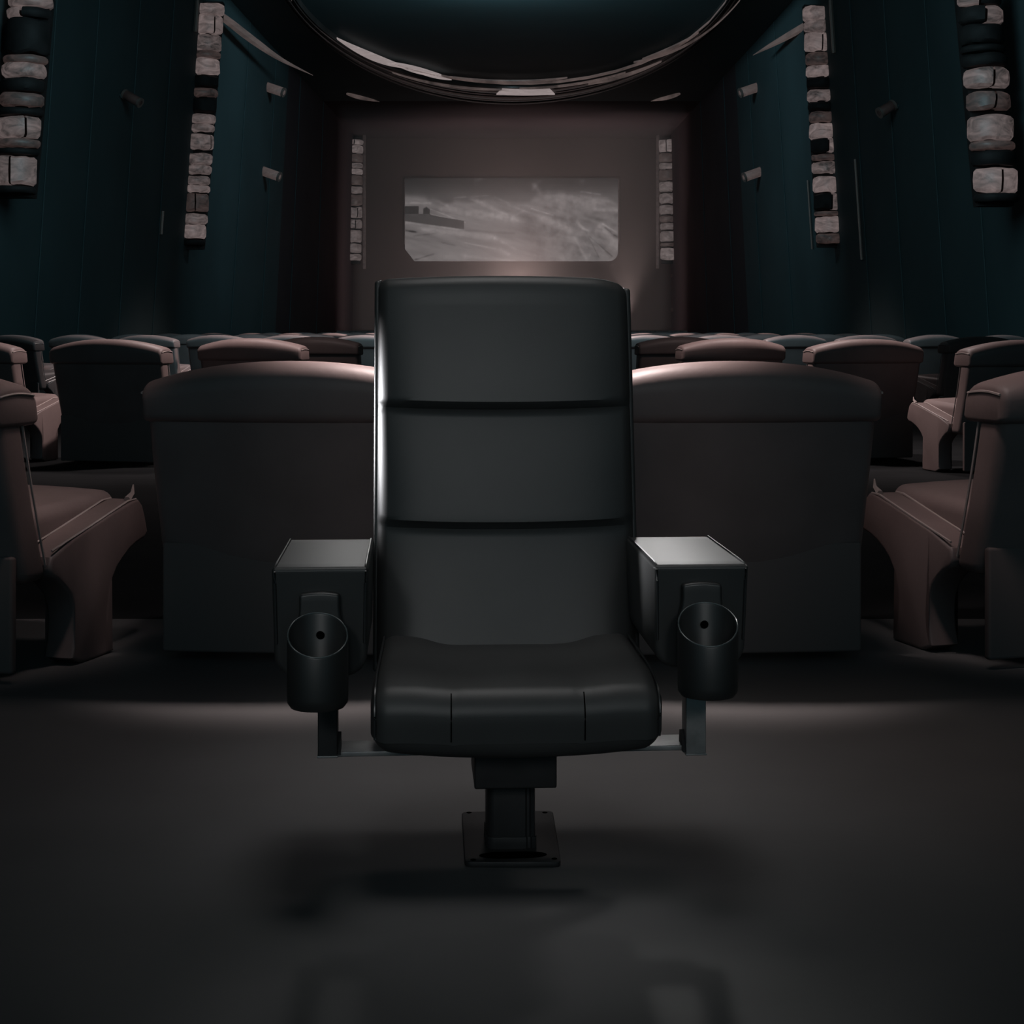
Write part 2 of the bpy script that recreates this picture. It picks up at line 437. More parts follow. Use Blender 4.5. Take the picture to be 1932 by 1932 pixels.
# ================================================================== THEATRE SEATS
SEATW = .90
PANEL = [(-.02, .30), (0, .365), (.46, .475), (.52, .468), (.55, .40), (.565, .345), (.47, .325), (.38, .28), (.33, .22), (.31, .15), (.315, .08), (.34, .02), (.35, 0), (.10, 0), (.13, .10), (.12, .20), (.04, .27)]
def make_seat(name='theatre_seat'):
    r = empty(name, (0, 0, 0))
    # curved backrest
    def bf(p):
        t = p.x / (SEATW / 2)
        zz = p.z
        y = p.y - .13 - (zz - .3) * .24 + .10 * (1 - min(1, (zz - .28) / .5)) ** 2 * .3
        y += .04 * t * t                           # wraps forward at the sides
        return (p.x * (1 - .03 * (.8 - zz)), y, zz)
    b = obj('backrest', rbox(SEATW - .02, .13, .50, .035, n=(8, 2, 10), rs=3, c=(0, 0, .53), fn=bf), M['seat'], r)
    for s in (-1, 1):
        path = [Vector(bf(Vector((s * (SEATW / 2 - .014), .062, .30 + .46 * i / 12)))) for i in range(13)]
        obj('piping', tube(path, .004, 5), M['seatpipe'], b)
    def hf(p):
        t = p.x / (SEATW / 2)
        zz = p.z - .064 * abs(t) ** 2.2 * max(0, (p.z - .74) / .18) + .008
        y = p.y - .225 - (p.z - .8) * .12 + .045 * t * t
        return (p.x, y, zz)
    h = obj('headrest', prism(rrect(-.11, .11, .74, .925, .035, .085, 7), 'x', -SEATW / 2, SEATW / 2, .022, fn=hf, nseg=18), M['seat'], r)
    for s in (-1, 1):
        path = [hf(Vector((s * (SEATW / 2 + .001), -.085 + .17 * i / 8, .878 + .012 * math.sin(i / 8 * PI)))) for i in range(9)]
        obj('piping', tube(path, .004, 5), M['seatpipe'], h)
    obj('shade_panel', rbox(.84, .03, .34, .01, n=(2, 1, 2), rs=2, c=(0, -.155, .20)), M['darkpanel'], r)  # added panel standing in for the darkness below the seat back
    def sf(p):
        yy = (p.y - .0) / .5
        return (p.x, p.y, p.z + .02 * yy + .012 * (1 - (p.x / .35) ** 2) * (1 if p.z > .4 else 0))
    obj('seat_cushion', rbox(.70, .58, .14, .045, n=(6, 6, 2), rs=3, c=(0, .25, .405), fn=sf), M['seat'], r)
    for s in (-1, 1):
        x0, x1 = (s * .345, s * (SEATW / 2)) if s > 0 else (-SEATW / 2, -.345)
        a = obj('arm_panel', prism(smooth_poly(PANEL, 1), 'x', x0, x1, .012), M['seat'], r)
        for xx in (x0 + .006, x1 - .006):
            path = [(xx, 0.0, .367), (xx, .2, .413), (xx, .38, .4565), (xx, .44, .471), (xx, .49, .472)]
            obj('piping', tube(path, .004, 5), M['seatpipe'], a)
        tip = [(x1 - .02 if s > 0 else x0 + .02, .46, .472), (x1 - .03 if s > 0 else x0 + .03, .51, .488), (x1 - .05 if s > 0 else x0 + .05, .55, .512)]
        obj('arm_tip', tube(tip, .012, 6, fr=lambda t: 1 - .8 * t), M['seatpipe'], a)
    return r
def dup(o, parent=None):
    c = o.copy(); C.objects.link(c)
    if parent is not None:
        c.parent = parent; c.matrix_parent_inverse = Matrix()
    for ch in o.children: dup(ch, c)
    return c
def floor_z(Y): return -.0045 * max(0, Y - 12)
proto = make_seat(); used = [False]
def place_seat(X, Y, deg, label, group, dz=0.0):
    o = proto if not used[0] else dup(proto)
    used[0] = True
    o.location = (X, Y, floor_z(Y) + dz); o.rotation_euler = (0, 0, math.radians(deg))
    tag(o, label, 'theatre seat', group)
    return o
G1 = 'theatre seats in the nearest row'
place_seat(-1.80, 5.02, -17, 'brown leather theatre seat at the left edge with slanted arm and curved leg', G1)
place_seat(1.79, 5.22, 17, 'brown leather theatre seat at the right edge with slanted arm and curved leg', G1)
place_seat(-.65, 5.20, -5, 'large rounded theatre seat back rising directly behind the left side of the black chair', G1)
place_seat(.65, 5.20, 5, 'large rounded theatre seat back rising directly behind the right side of the black chair', G1)
G2 = 'theatre seats in the second block of rows'
for X, Y, d, lab in (
    (-2.08, 13.6, -13, 'theatre seat with pale right side just above the big left seat back'),
    (-2.90, 12.2, -14, 'wide dark theatre seat left of the big left seat back, headrest side lit'),
    (-4.02, 12.4, -16, 'theatre seat cut by the left picture edge, right above the nearest left seat'),
    (-1.92, 16.6, -10, 'theatre seat whose pale side shows closest left of the black chair'),
    (1.78, 13.8, 12, 'theatre seat with pale left side just above the big right seat back'),
    (2.60, 12.5, 14, 'theatre seat right of the big right seat back with long curved top'),
    (3.46, 11.5, 16, 'theatre seat nearly in profile with arm and leg, above the nearest right seat'),
    (1.66, 16.6, 9, 'theatre seat peeking out low beside the right edge of the black chair'),
    (-6.04, 20.0, -20, 'small theatre seat in profile near the left picture edge with its backrest lit'),
    (5.02, 18.0, 19, 'small theatre seat in profile with lit arm, behind the profile seat at right')):
    place_seat(X, Y, d, lab, G2)
ORD = ['first', 'second', 'third', 'fourth', 'fifth', 'sixth', 'seventh', 'eighth', 'ninth']
for ri, Yr in enumerate((23, 28, 34, 41, 49, 58, 68)):
    for s in (-1, 1):
        cnt = 0
        for k in range(8):
            ax = 1.0 + 1.04 * k + (.35 if ri % 2 else 0) - .16 * (s > 0)
            if ax > 7.6: continue
            X = s * ax; Y = Yr + .022 * ax * ax
            p0 = 966 + F * (X - s * .5) / Y; p1 = 966 + F * (X + s * .5) / Y
            lo, hi = min(p0, p1), max(p0, p1)
            if lo > 706 and hi < 1196: continue
            if hi < 5 or lo > 1927: continue
            place_seat(X, Y, s * 2.6 * ax, 'distant theatre seat, %s from the middle, %s side, %s row before the stage' % (ORD[cnt], 'left' if s < 0 else 'right', ORD[6 - ri]), 'distant theatre seats in rows before the stage')
            cnt += 1

# ================================================================== ROOM
ZC = H + 9.5
YF = 84.0
def wx(Y, z):
    t = max(0.0, min(1.0, (Y - 46) / 36)); t = t * t * (3 - 2 * t)
    W = 8.75 * (1 - t) + 8.15 * t
    L = .066 * (1 - t) + .02 * t
    return W - L * (z - 3.2)
def grid_surface(fn, nu, nv, bm=None):
    if bm is None: bm = bmesh.new()
    vs = [[bm.verts.new(fn(i / nu, j / nv)) for j in range(nv + 1)] for i in range(nu + 1)]
    for i in range(nu):
        for j in range(nv): bm.faces.new((vs[i][j], vs[i + 1][j], vs[i + 1][j + 1], vs[i][j + 1]))
    return bm
def struct(name, bm, m, smooth=False): return tag(obj(name, bm, m, smooth=smooth), kind='structure')
M['shadefloor'] = mat('shaded_floor', (.014, .015, .016), .9, spec=.05, bump=(80, .3, .003), var=(3, .85, 1.15))  # floor colour darkened to stand in for shade among the seats
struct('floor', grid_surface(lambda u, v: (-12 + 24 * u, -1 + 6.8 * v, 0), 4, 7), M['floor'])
struct('floor_seating', grid_surface(lambda u, v: (-12 + 24 * u, 5.8 + 80 * v, floor_z(5.8 + 80 * v)), 4, 80), M['shadefloor'])
Z0 = -.6
for side, s in (('left', -1), ('right', 1)):
    for nm, ya, yb, mm in (('wall_' + side, -1, 60, 'wall'), ('wall_front_' + side, 60, 85, 'sidefront')):
        struct(nm, grid_surface(lambda u, v: (s * wx(ya + (yb - ya) * u, Z0 + (ZC + .3 - Z0) * v), ya + (yb - ya) * u, Z0 + (ZC + .3 - Z0) * v), 40, 6), M[mm])
struct('wall_front', grid_surface(lambda u, v: (-9 + 18 * u, YF, Z0 + (ZC + .5 - Z0) * v), 2, 2), M['front'])
struct('ceiling', grid_surface(lambda u, v: (-9.5 + 19 * u, -1 + 71 * v, ZC), 2, 2), M['ceiling'])
struct('ceiling_front', grid_surface(lambda u, v: (-9.5 + 19 * u, 70 + 15 * v, ZC), 2, 2), M['sidefront'])
# rounded corners where side walls meet the front wall
# stage
bm = rbox(15.9, 9.0, 1.02, .03, c=(0, 78.6, .2), n=(1, 1, 1), rs=2)
struct('stage', bm, M['stage'])
# wall panel joints
n = 1
for s in (-1, 1):
    for Y in (30.5, 33.5, 37.0, 40.5, 51.5, 57.0, 63.0, 70.0):
        bm = tube([(s * (wx(Y, z) - .01), Y, z) for z in (0, 2.6, 5.2, 7.8, ZC)], .014, 4)
        struct('trim_%d' % n, bm, M['wall']); n += 1
# bronze edge strips of the pilasters
def strip(s, Y, y0, y1, r, m='bronze'):
    global n
    za, zb = pz(y1, Y), pz(y0, Y)
    struct('trim_%d' % n, tube([(s * (wx(Y, z) - .05), Y, z) for z in (za, (za + zb) / 2, zb)], r, 6), M[m]); n += 1
# px = 966 - F*wx/Y  ->  Y = F*wx/(966-px)
for s, x, y0, y1, r in ((-1, 353, -30, 60, .055), (-1, 315, 398, 442, .04), (1, 1586, -20, 100, .055), (1, 1612, 300, 490, .035), (1, 1523, 340, 470, .03)):
    Y = F * 8.55 / abs(x - 966)
    strip(s, Y, y0, y1, r)

# ------------------------------------------------------------------ lit columns
def column(name_label, Yc, xt, yt, xb, yb, wpx, blocks, framed=False, group='lit stone columns along the walls'):
    """a stack of drums: picture column runs from (xt,yt) to (xb,yb)"""
    def at(y):
        t = (y - yt) / (yb - yt)
        return px(xt + (xb - xt) * t, Yc), pz(y, Yc)
    X0, Zb = at(yb)
    t = empty('light_column', (X0, Yc, Zb)); tag(t, name_label, 'light column', group)
    R = wpx / 2 * Yc / F
    Xt, Zt = at(blocks[0][0] - 6)
    Xe, Ze = at(blocks[-1][1] + 6)
    # backing core
    core = prism([(Xe - X0 - R * .8, Ze - Zb), (Xe - X0 + R * .8, Ze - Zb), (Xt - X0 + R * .8, Zt - Zb), (Xt - X0 - R * .8, Zt - Zb)], 'y', R * .15, R * 1.0)
    obj('backing', core, M['block0'], t, smooth=False)
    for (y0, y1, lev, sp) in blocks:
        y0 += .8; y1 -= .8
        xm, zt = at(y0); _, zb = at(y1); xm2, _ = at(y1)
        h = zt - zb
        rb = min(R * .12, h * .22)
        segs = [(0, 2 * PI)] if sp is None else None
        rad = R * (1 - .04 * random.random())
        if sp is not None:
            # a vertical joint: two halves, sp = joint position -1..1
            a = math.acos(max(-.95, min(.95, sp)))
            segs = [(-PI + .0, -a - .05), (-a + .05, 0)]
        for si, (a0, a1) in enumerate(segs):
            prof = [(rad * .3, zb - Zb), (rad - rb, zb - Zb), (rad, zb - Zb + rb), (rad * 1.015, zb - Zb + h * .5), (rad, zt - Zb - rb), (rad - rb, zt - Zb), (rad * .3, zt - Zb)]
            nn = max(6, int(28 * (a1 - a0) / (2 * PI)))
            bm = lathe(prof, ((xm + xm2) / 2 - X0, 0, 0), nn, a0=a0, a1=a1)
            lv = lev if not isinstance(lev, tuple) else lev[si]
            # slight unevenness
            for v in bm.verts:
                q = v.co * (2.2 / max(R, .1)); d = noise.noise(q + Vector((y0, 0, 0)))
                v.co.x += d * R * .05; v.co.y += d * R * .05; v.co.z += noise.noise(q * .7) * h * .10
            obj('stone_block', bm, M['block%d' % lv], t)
    if framed:
        for dx in (-1.28, 1.28):
            bm = rbox(.14, .3, Zt - Ze + .5, .02, n=(1, 1, 1), rs=1, c=(dx * R, .1, (Zt + Ze) / 2 - Zb))
            obj('frame', bm, M['stage'], t)
        obj('frame', rbox(R * 2.9, .3, .14, .02, n=(1, 1, 1), rs=1, c=(0, .1, Zt - Zb + .28)), M['stage'], t)
    return t
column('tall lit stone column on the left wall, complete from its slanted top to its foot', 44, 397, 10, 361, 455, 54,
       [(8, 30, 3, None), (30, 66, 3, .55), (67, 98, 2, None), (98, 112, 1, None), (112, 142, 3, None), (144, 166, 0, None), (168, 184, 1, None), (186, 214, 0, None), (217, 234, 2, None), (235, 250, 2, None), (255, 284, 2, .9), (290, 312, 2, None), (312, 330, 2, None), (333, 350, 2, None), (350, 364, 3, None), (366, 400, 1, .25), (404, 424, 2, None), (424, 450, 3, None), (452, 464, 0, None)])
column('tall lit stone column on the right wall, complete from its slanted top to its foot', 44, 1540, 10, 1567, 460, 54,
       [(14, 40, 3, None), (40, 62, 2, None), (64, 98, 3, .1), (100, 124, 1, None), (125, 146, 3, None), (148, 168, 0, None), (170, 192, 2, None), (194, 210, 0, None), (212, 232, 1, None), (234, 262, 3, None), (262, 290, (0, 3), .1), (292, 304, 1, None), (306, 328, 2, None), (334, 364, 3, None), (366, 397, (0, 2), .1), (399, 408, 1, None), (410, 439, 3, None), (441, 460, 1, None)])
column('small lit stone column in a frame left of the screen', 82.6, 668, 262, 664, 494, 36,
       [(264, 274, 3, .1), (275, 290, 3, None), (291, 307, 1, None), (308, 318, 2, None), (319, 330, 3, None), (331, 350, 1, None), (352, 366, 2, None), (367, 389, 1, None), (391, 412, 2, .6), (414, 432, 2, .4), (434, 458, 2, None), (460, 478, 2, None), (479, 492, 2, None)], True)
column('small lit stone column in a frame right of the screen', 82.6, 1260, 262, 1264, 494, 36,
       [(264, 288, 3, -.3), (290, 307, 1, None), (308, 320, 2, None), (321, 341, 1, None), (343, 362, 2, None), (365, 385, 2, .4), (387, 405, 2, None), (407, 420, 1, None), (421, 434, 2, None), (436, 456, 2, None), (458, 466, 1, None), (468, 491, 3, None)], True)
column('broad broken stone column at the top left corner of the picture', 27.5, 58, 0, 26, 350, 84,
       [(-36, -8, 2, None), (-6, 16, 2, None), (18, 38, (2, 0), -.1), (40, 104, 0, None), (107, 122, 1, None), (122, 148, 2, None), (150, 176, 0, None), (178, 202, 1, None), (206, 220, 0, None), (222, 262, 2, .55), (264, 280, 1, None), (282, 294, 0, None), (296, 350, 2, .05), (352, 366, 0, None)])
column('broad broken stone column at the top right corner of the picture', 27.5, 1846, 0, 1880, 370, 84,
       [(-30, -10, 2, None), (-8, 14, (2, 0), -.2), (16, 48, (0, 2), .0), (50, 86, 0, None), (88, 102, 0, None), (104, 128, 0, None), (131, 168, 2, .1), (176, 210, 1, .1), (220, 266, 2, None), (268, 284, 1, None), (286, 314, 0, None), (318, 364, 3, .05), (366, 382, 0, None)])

# ------------------------------------------------------------------ wall lamps (tilted cylinders)
def wall_lamp(x, y, s, label, lit=True, ln=35, th=19, tilt=20):
    Y = F * 8.35 / abs(x - 966)
    for _ in range(6):
        z = pz(y, Y); Y = F * (wx(Y, z) - .28) / abs(x - 966)
    X = px(x, Y); z = pz(y, Y)
    t = empty('wall_lamp', (X, Y, z)); tag(t, label, 'wall lamp', 'cylinder lamps on the side walls')
    R = th / 2 * Y / F; L = ln * Y / F * 1.05
    a = math.radians(tilt)
    # axis points into the room and slightly down
    ax = Vector((-s * math.cos(a), -.25, -math.sin(a))).normalized() if s else None
    q = Vector((0, 0, 1)).rotation_difference(ax).to_matrix()
    bm = lathe([(.0001, -L / 2), (R * .8, -L / 2), (R * .93, -L / 2 + .03), (R * .93, L / 2 - .03), (R * .8, L / 2), (.0001, L / 2)], n=20, rot=q)
    obj('lamp_glass', bm, M['lamp'] if lit else M['lampdim'], t)
    for k in (-1, 1):
        bm = lathe([(R * .5, k * L / 2 - .03), (R, k * L / 2 - .03), (R, k * L / 2 + .02), (R * .5, k * L / 2 + .02)], n=20, rot=q)
        obj('lamp_collar', bm, M['bronze'], t)
    wallx = s * wx(Y, z)
    p0 = ax * (-L / 2); p1 = Vector((wallx - X, 0, .05))
    obj('bracket', tube([p0, p1], .05, 6), M['wall'], t)
wall_lamp(519, 169, -1, 'upper lit cylinder lamp on the left wall between the two lit columns')
wall_lamp(511, 328, -1, 'lower lit cylinder lamp on the left wall between the two lit columns')
wall_lamp(1413, 170, 1, 'upper lit cylinder lamp on the right wall between the two lit columns')
wall_lamp(1420, 329, 1, 'lower lit cylinder lamp on the right wall between the two lit columns')
wall_lamp(250, 186, -1, 'faint reddish unlit cylinder lamp high on the left wall', False, 34, 20, 30)
wall_lamp(1672, 206, 1, 'faint reddish unlit cylinder lamp high on the right wall', False, 30, 22, 30)

# fluted wall panels low beside the stage
for x0, x1, s, w in ((634, 659, -1, 'left'), (1266, 1291, 1, 'right')):
    Y = 83.3; X = px((x0 + x1) / 2, Y); R = (x1 - x0) / 2 * Y / F
    zb, zt = pz(588, Y), pz(517, Y)
    t = empty('wall_pier', (X, Y, zb)); tag(t, 'pale half round pier low on the front wall, below the %s framed column' % w, 'pier', 'low piers beside the stage')
    h = zt - zb
    obj('shaft', lathe([(R * .86, 0), (R * .86, h)], n=16, a0=-PI, a1=0), M['front'], t)
    for z0, z1, rr in ((0, .18, 1.1), (h - .55, h - .42, 1.0), (h - .18, h, 1.1)):
        obj('ring', lathe([(.01, z0), (R * rr, z0), (R * rr, z1), (.01, z1)], n=16, a0=-PI, a1=0), M['front'], t)

# ------------------------------------------------------------------ oval ceiling ring
h_ = 9.5
def ell(A, u):
    """point of the ring at angle A; u 0 = outer edge, 1 = inner edge"""
    a = .69 * h_ - .34 * u; b = 2.33 * h_ - 4.4 * u
    return Vector((a * math.cos(A), 5.0 * h_ + b * math.sin(A), ZC))
def zring(u): return -.06 - .10 * math.sin(PI * u)
def ring_sweep(prof, a0=-.6, a1=PI + .6, n=150):
    """prof: closed list of (u, z)"""
    bm = bmesh.new(); rows = []
    for i in range(n + 1):
        A = a0 + (a1 - a0) * i / n
        rows.append([bm.verts.new(ell(A, u) + Vector((0, 0, z)) - Vector(t.location)) for u, z in prof])
    m = len(prof)
    for r0, r1 in zip(rows, rows[1:]):
        for k in range(m): bm.faces.new((r0[k], r0[(k + 1) % m], r1[(k + 1) % m], r1[k]))
    bm.faces.new(rows[0]); bm.faces.new(rows[-1])
    return bm
t = empty('ceiling_ring', (0, 5 * h_ + 2.33 * h_, ZC))
tag(t, 'great oval ceiling ring of glossy dark mouldings with glowing reflection strips above the screen', 'ceiling ring')
def roll(cu, cz, ru, rz, n=10): return [(cu + ru * math.cos(2 * PI * k / n), cz + rz * math.sin(2 * PI * k / n)) for k in range(n)]
obj('soffit', ring_sweep([(0, .05), (0, -.05), (.5, -.12), (1, -.05), (1, .05)]), M['gloss'], t)
for cu, cz, ru, rz in ((.02, -.10, .045, .10), (.17, -.10, .05, .07), (.40, -.14, .10, .09), (.62, -.14, .04, .06), (.80, -.12, .09, .10), (.99, -.08, .02, .12)):
    obj('moulding', ring_sweep(roll(cu, cz, ru, rz)), M['gloss'], t)
def ring_sheen(x0, x1, y0, y1, th, m, taper=0.0, skew=0.0, zz=-.27, name='sheen_strip'):
    """a thin glowing strip imitating a reflection on the ring, running from (x0,y0) to (x1,y1) of the view, th its picture thickness"""
    pts = []; N = 30
    hh = h_ + zz
    def solve(x, y):
        Y = hh * F / (HZ - y); return Vector((px(x, Y), Y, 0))
    P0, P1 = solve(x0, y0), solve(x1, y1)
    def u_of(P):
        lo, hi = -.5, 1.6
        for _ in range(40):
            mid = (lo + hi) / 2
            a = .69 * h_ - .34 * mid; b = 2.33 * h_ - 4.4 * mid
            if (P.x / a) ** 2 + ((P.y - 5 * h_) / b) ** 2 > 1: hi = mid
            else: lo = mid
        return (lo + hi) / 2
    def A_of(P, u):
        a = .69 * h_ - .34 * u; b = 2.33 * h_ - 4.4 * u
        return math.atan2((P.y - 5 * h_) / b, P.x / a)
    u0, u1 = u_of(P0), u_of(P1); A0, A1 = A_of(P0, u0), A_of(P1, u1)
    bm = bmesh.new(); rows = []
    for i in range(N + 1):
        w = i / N
        A = A0 + (A1 - A0) * w; u = u0 + (u1 - u0) * w
        c = ell(A, u); dy = th / 2 * c.y * c.y / (hh * F)
        dy *= (max(.03, math.sin(PI * (.03 + .94 * w)) ** taper) if taper else 1)
        sk = skew * (1 if i == 0 else -1 if i == N else 0)
        q = [Vector((c.x, c.y - dy, ZC + zz)), Vector((c.x - sk, c.y + dy, ZC + zz))]
        q += [q[1] + Vector((0, 0, .05)), q[0] + Vector((0, 0, .05))]
        rows.append([bm.verts.new(v - Vector(t.location)) for v in q])
    for r0, r1 in zip(rows, rows[1:]):
        for k in range(4): bm.faces.new((r0[k], r0[(k + 1) % 4], r1[(k + 1) % 4], r1[k]))
    bm.faces.new(rows[0]); bm.faces.new(rows[-1])
    return obj(name, bm, m, t)
LP, LT = M['ringsheen'], M['lightthin']
ring_sheen(948, 1036, 174, 174, 10, LP, skew=.25)
ring_sheen(636, 764, 74, 128, 16, LP, .9)
ring_sheen(772, 852, 128, 151, 9, LP, .9)
ring_sheen(768, 842, 106, 134, 12, LP, .9)
ring_sheen(1318, 1210, 63, 112, 9, LT, .8)
ring_sheen(1248, 1110, 117, 160, 6, LT, .8)
ring_sheen(550, 760, 2, 112, 4, LT, .5)
ring_sheen(1396, 1190, 2, 116, 4, LT, .5)
ring_sheen(760, 960, 118, 158, 3, LT, .5)
ring_sheen(1180, 980, 138, 168, 3, LT, .5)
ring_sheen(860, 1060, 133, 134, 3, LT, .7)
ring_sheen(960, 740, 170, 138, 3, LT, .7)

# cove lights: tapering curved troughs on the ceiling near the walls
def cove(pts, label, w0, zoff=-.05):
    P = []
    for x, y in pts:
        Y = (h_ + zoff) * F / (HZ - y); P.append(Vector((px(x, Y), Y, ZC + zoff)))
    # resample by Catmull-Rom
    path = []
    for i in range(len(P) - 1):
        p0, p1, p2, p3 = P[max(0, i - 1)], P[i], P[i + 1], P[min(len(P) - 1, i + 2)]
        for k in range(8):
            u = k / 8
            path.append(.5 * ((2 * p1) + (p2 - p0) * u + (2 * p0 - 5 * p1 + 4 * p2 - p3) * u * u + (3 * p1 - p0 - 3 * p2 + p3) * u ** 3))
    path.append(P[-1])
    c = path[0].copy()
    o = obj('cove_light', tube([p - c for p in path], w0, 8, fr=lambda u: max(.08, math.sin(PI * (.18 + .8 * u)) ** 1.2)), M['lightthin'])
    o.location = c
    tag(o, label, 'cove light', 'curved cove lights where ceiling meets wall')
cove([(398, 16), (428, 38), (480, 78), (530, 112), (590, 142)], 'long tapering cove light on the ceiling beside the tall left column', .12, -1.0)
cove([(1562, 20), (1530, 42), (1490, 66), (1450, 88), (1421, 104)], 'long tapering cove light on the ceiling beside the tall right column', .11, -1.0)
cove([(655, 177), (682, 184), (716, 192)], 'short thin cove light above the small framed column left of the screen', .10)
cove([(1282, 177), (1258, 184), (1228, 191)], 'short thin cove light above the small framed column right of the screen', .10)
for x, w in ((780, 'left'), (1160, 'right')):
    Y = 47.6; bm = lathe([(.0001, 0), (.11, 0), (.13, .03), (.13, .06)], n=16)
    o = obj('downlight', bm, M['lightthin']); o.location = (px(x, Y), Y, ZC - .06)
    tag(o, 'tiny round downlight at the top edge of the picture, the %s one of the pair' % w, 'downlight', 'tiny downlights in the ceiling')

# ------------------------------------------------------------------ the screen
YS = 83.84
X0, X1 = px(764, YS), px(1167, YS); ZS0, ZS1 = pz(493, YS), pz(336, YS)
t = empty('cinema_screen', ((X0 + X1) / 2, YS, ZS0)); tag(t, 'wide cinema screen with rounded lower corners showing a hazy mountain slope', 'screen')
NX, NZ = 380, 150
RIDGE = [(0, 28), (36, 30), (60, 42), (76, 48), (94, 37), (120, 40), (150, 34), (165, 33), (190, 38), (218, 43), (234, 40), (244, 30), (262, 26), (294, 23), (332, 26), (383, 33), (402, 43)]
def sc_(cx, cy): return ((cx - 190) / 3.943, (cy - 359) / 3.943)
STROKES = [  # x0, y0, x1, y1, half width, strength
    (400, 515, 500, 560, 12, .05), (560, 505, 640, 500, 5, .07), (700, 498, 810, 488, 4, .06), (690, 510, 1000, 660, 16, .05), (480, 590, 1010, 665, 34, .055),
    (860, 500, 960, 545, 6, .05), (960, 560, 1180, 640, 9, .03), (1130, 585, 1290, 635, 4, .08), (1200, 650, 1420, 750, 30, .055), (1000, 640, 1080, 600, 8, .03),
    (200, 545, 380, 545, 8, .05), (380, 590, 640, 690, 3, .07), (200, 690, 600, 745, 5, .05), (330, 735, 860, 805, 22, .05), (860, 805, 1010, 885, 12, .05), (640, 840, 860, 885, 4, .06),
    (300, 950, 640, 950, 22, .03), (640, 940, 1000, 975, 14, .03), (900, 885, 960, 925, 12, .05), (1150, 410, 1190, 470, 16, .06), (1190, 380, 1140, 440, 10, .04), (1500, 385, 1515, 380, 12, .05), (720, 385, 760, 355, 14, .04),
    (1500, 460, 1640, 480, 6, .08), (1260, 480, 1600, 560, 40, .03), (1600, 590, 1760, 600, 14, .04), (1660, 700, 1770, 765, 5, .08), (1640, 720, 1770, 860, 24, .05), (1510, 730, 1560, 755, 10, .08), (1470, 680, 1500, 720, 8, .05),
    (1540, 770, 1640, 960, 3, -.05), (1560, 790, 1730, 940, 4, -.06), (1680, 730, 1770, 800, 8, -.05), (1450, 800, 1540, 960, 8, .03), (1620, 840, 1700, 950, 8, .035), (1370, 920, 1400, 975, 3, -.04),
    (1230, 720, 1380, 760, 26, -.035), (1120, 700, 1200, 960, 60, -.03), (1030, 640, 1180, 660, 20, -.025), (640, 750, 1000, 770, 8, -.03), (270, 965, 400, 925, 7, -.05), (200, 750, 270, 760, 8, -.07), (260, 790, 420, 770, 6, -.04), (440, 830, 560, 860, 7, -.04), (610, 715, 640, 735, 5, .02)]
STR = [(*sc_(a, b), *sc_(c, d), w / 3.943, k) for a, b, c, d, w, k in STROKES]
def picture(u, v):
    """u 0..1 left-right, v 0..1 bottom-top : brightness of the shown landscape"""
    X, Y = u * 402, (1 - v) * 157
    def fb(x, y, s=1, o=4):
        val = 0; amp = .5
        for k in range(o):
            val += amp * noise.noise(Vector((x * s, y * s, 3.7 + k))); s *= 2.1; amp *= .55
        return val
    for i in range(len(RIDGE) - 1):
        if RIDGE[i][0] <= X <= RIDGE[i + 1][0]:
            t = (X - RIDGE[i][0]) / (RIDGE[i + 1][0] - RIDGE[i][0]); ridge = RIDGE[i][1] * (1 - t) + RIDGE[i + 1][1] * t; break
    ridge -= 2.5 * fb(X, 0, .08)
    b = .002 + .070 * max(0, min(1, Y / 36)) ** 1.6 * (.7 + .5 * u) * (1 + .4 * fb(X, Y, .02))
    if Y > ridge:
        d = min(1, (Y - ridge) / 10)
        slope = Y - .28 * X
        b += d * (.150 - b) + .05 * fb(X * .15, slope, .12, 4) * d
        if u > .6: b += min(1, (u - .6) / .1) * .07 * fb(X + Y * .3, Y - X * .3, .08, 5) * d
    for x0, y0, x1, y1, w, k in STR:
        dx, dy = x1 - x0, y1 - y0; L2 = dx * dx + dy * dy + 1e-6
        t = max(0, min(1, ((X - x0) * dx + (Y - y0) * dy) / L2))
        e = ((X - x0 - dx * t) ** 2 + (Y - y0 - dy * t) ** 2) / (w * w)
        if e < 9: b += k * math.exp(-e) * (1 + 1.6 * fb(X, Y, .13, 4))
    # dark ledge with a block house at the left edge
    top = 68 + .35 * max(0, X - 45) ** .85 if X > 48 else 68
    bot = 81 + X * .14
    if X < 112 and top < Y < bot: b = .080 + .01 * fb(X, Y, .1)
    elif X < 26 and 53 < Y < 68: b = .062
    elif 34 < X < 47 and 54 + abs(X - 40) * .8 < Y < 70: b = .062
    elif 112 > X > 47 and abs(Y - top) < 1.1: b = .20
    if Y > ridge: b += (b - .155) * .6 * min(1, (Y - ridge) / 10)
    return max(.002, b)
def corner_in(x, z):
    # chamfered lower left corner, rounded lower right corner; coordinates in picture px from lower left
    if x + z * .78 < 18: return False
    if x > 402 - 18 and z < 18 and (x - 384) ** 2 + (z - 18) ** 2 > 18 ** 2: return False
    if x < 3 and z < 30: return False
    return True
bm = bmesh.new(); col = bm.loops.layers.float_color.new('picture')
V = {}
for i in range(NX + 1):
    for j in range(NZ + 1):
        u, v = i / NX, j / NZ
        x, z = u * 402, v * 157
        # pull the vertices onto the corner outline
        if x < 22 and z < 24:
            x = max(x, 18 - z * .78) if z < 23 else x
        if x > 384 and z < 18:
            lim = 384 + math.sqrt(max(0, 18 ** 2 - (18 - z) ** 2)); x = min(x, lim)
        V[i, j] = (bm.verts.new((X0 + x * YS / F - t.location.x, -.0, z * YS / F)), picture(x / 402, v))
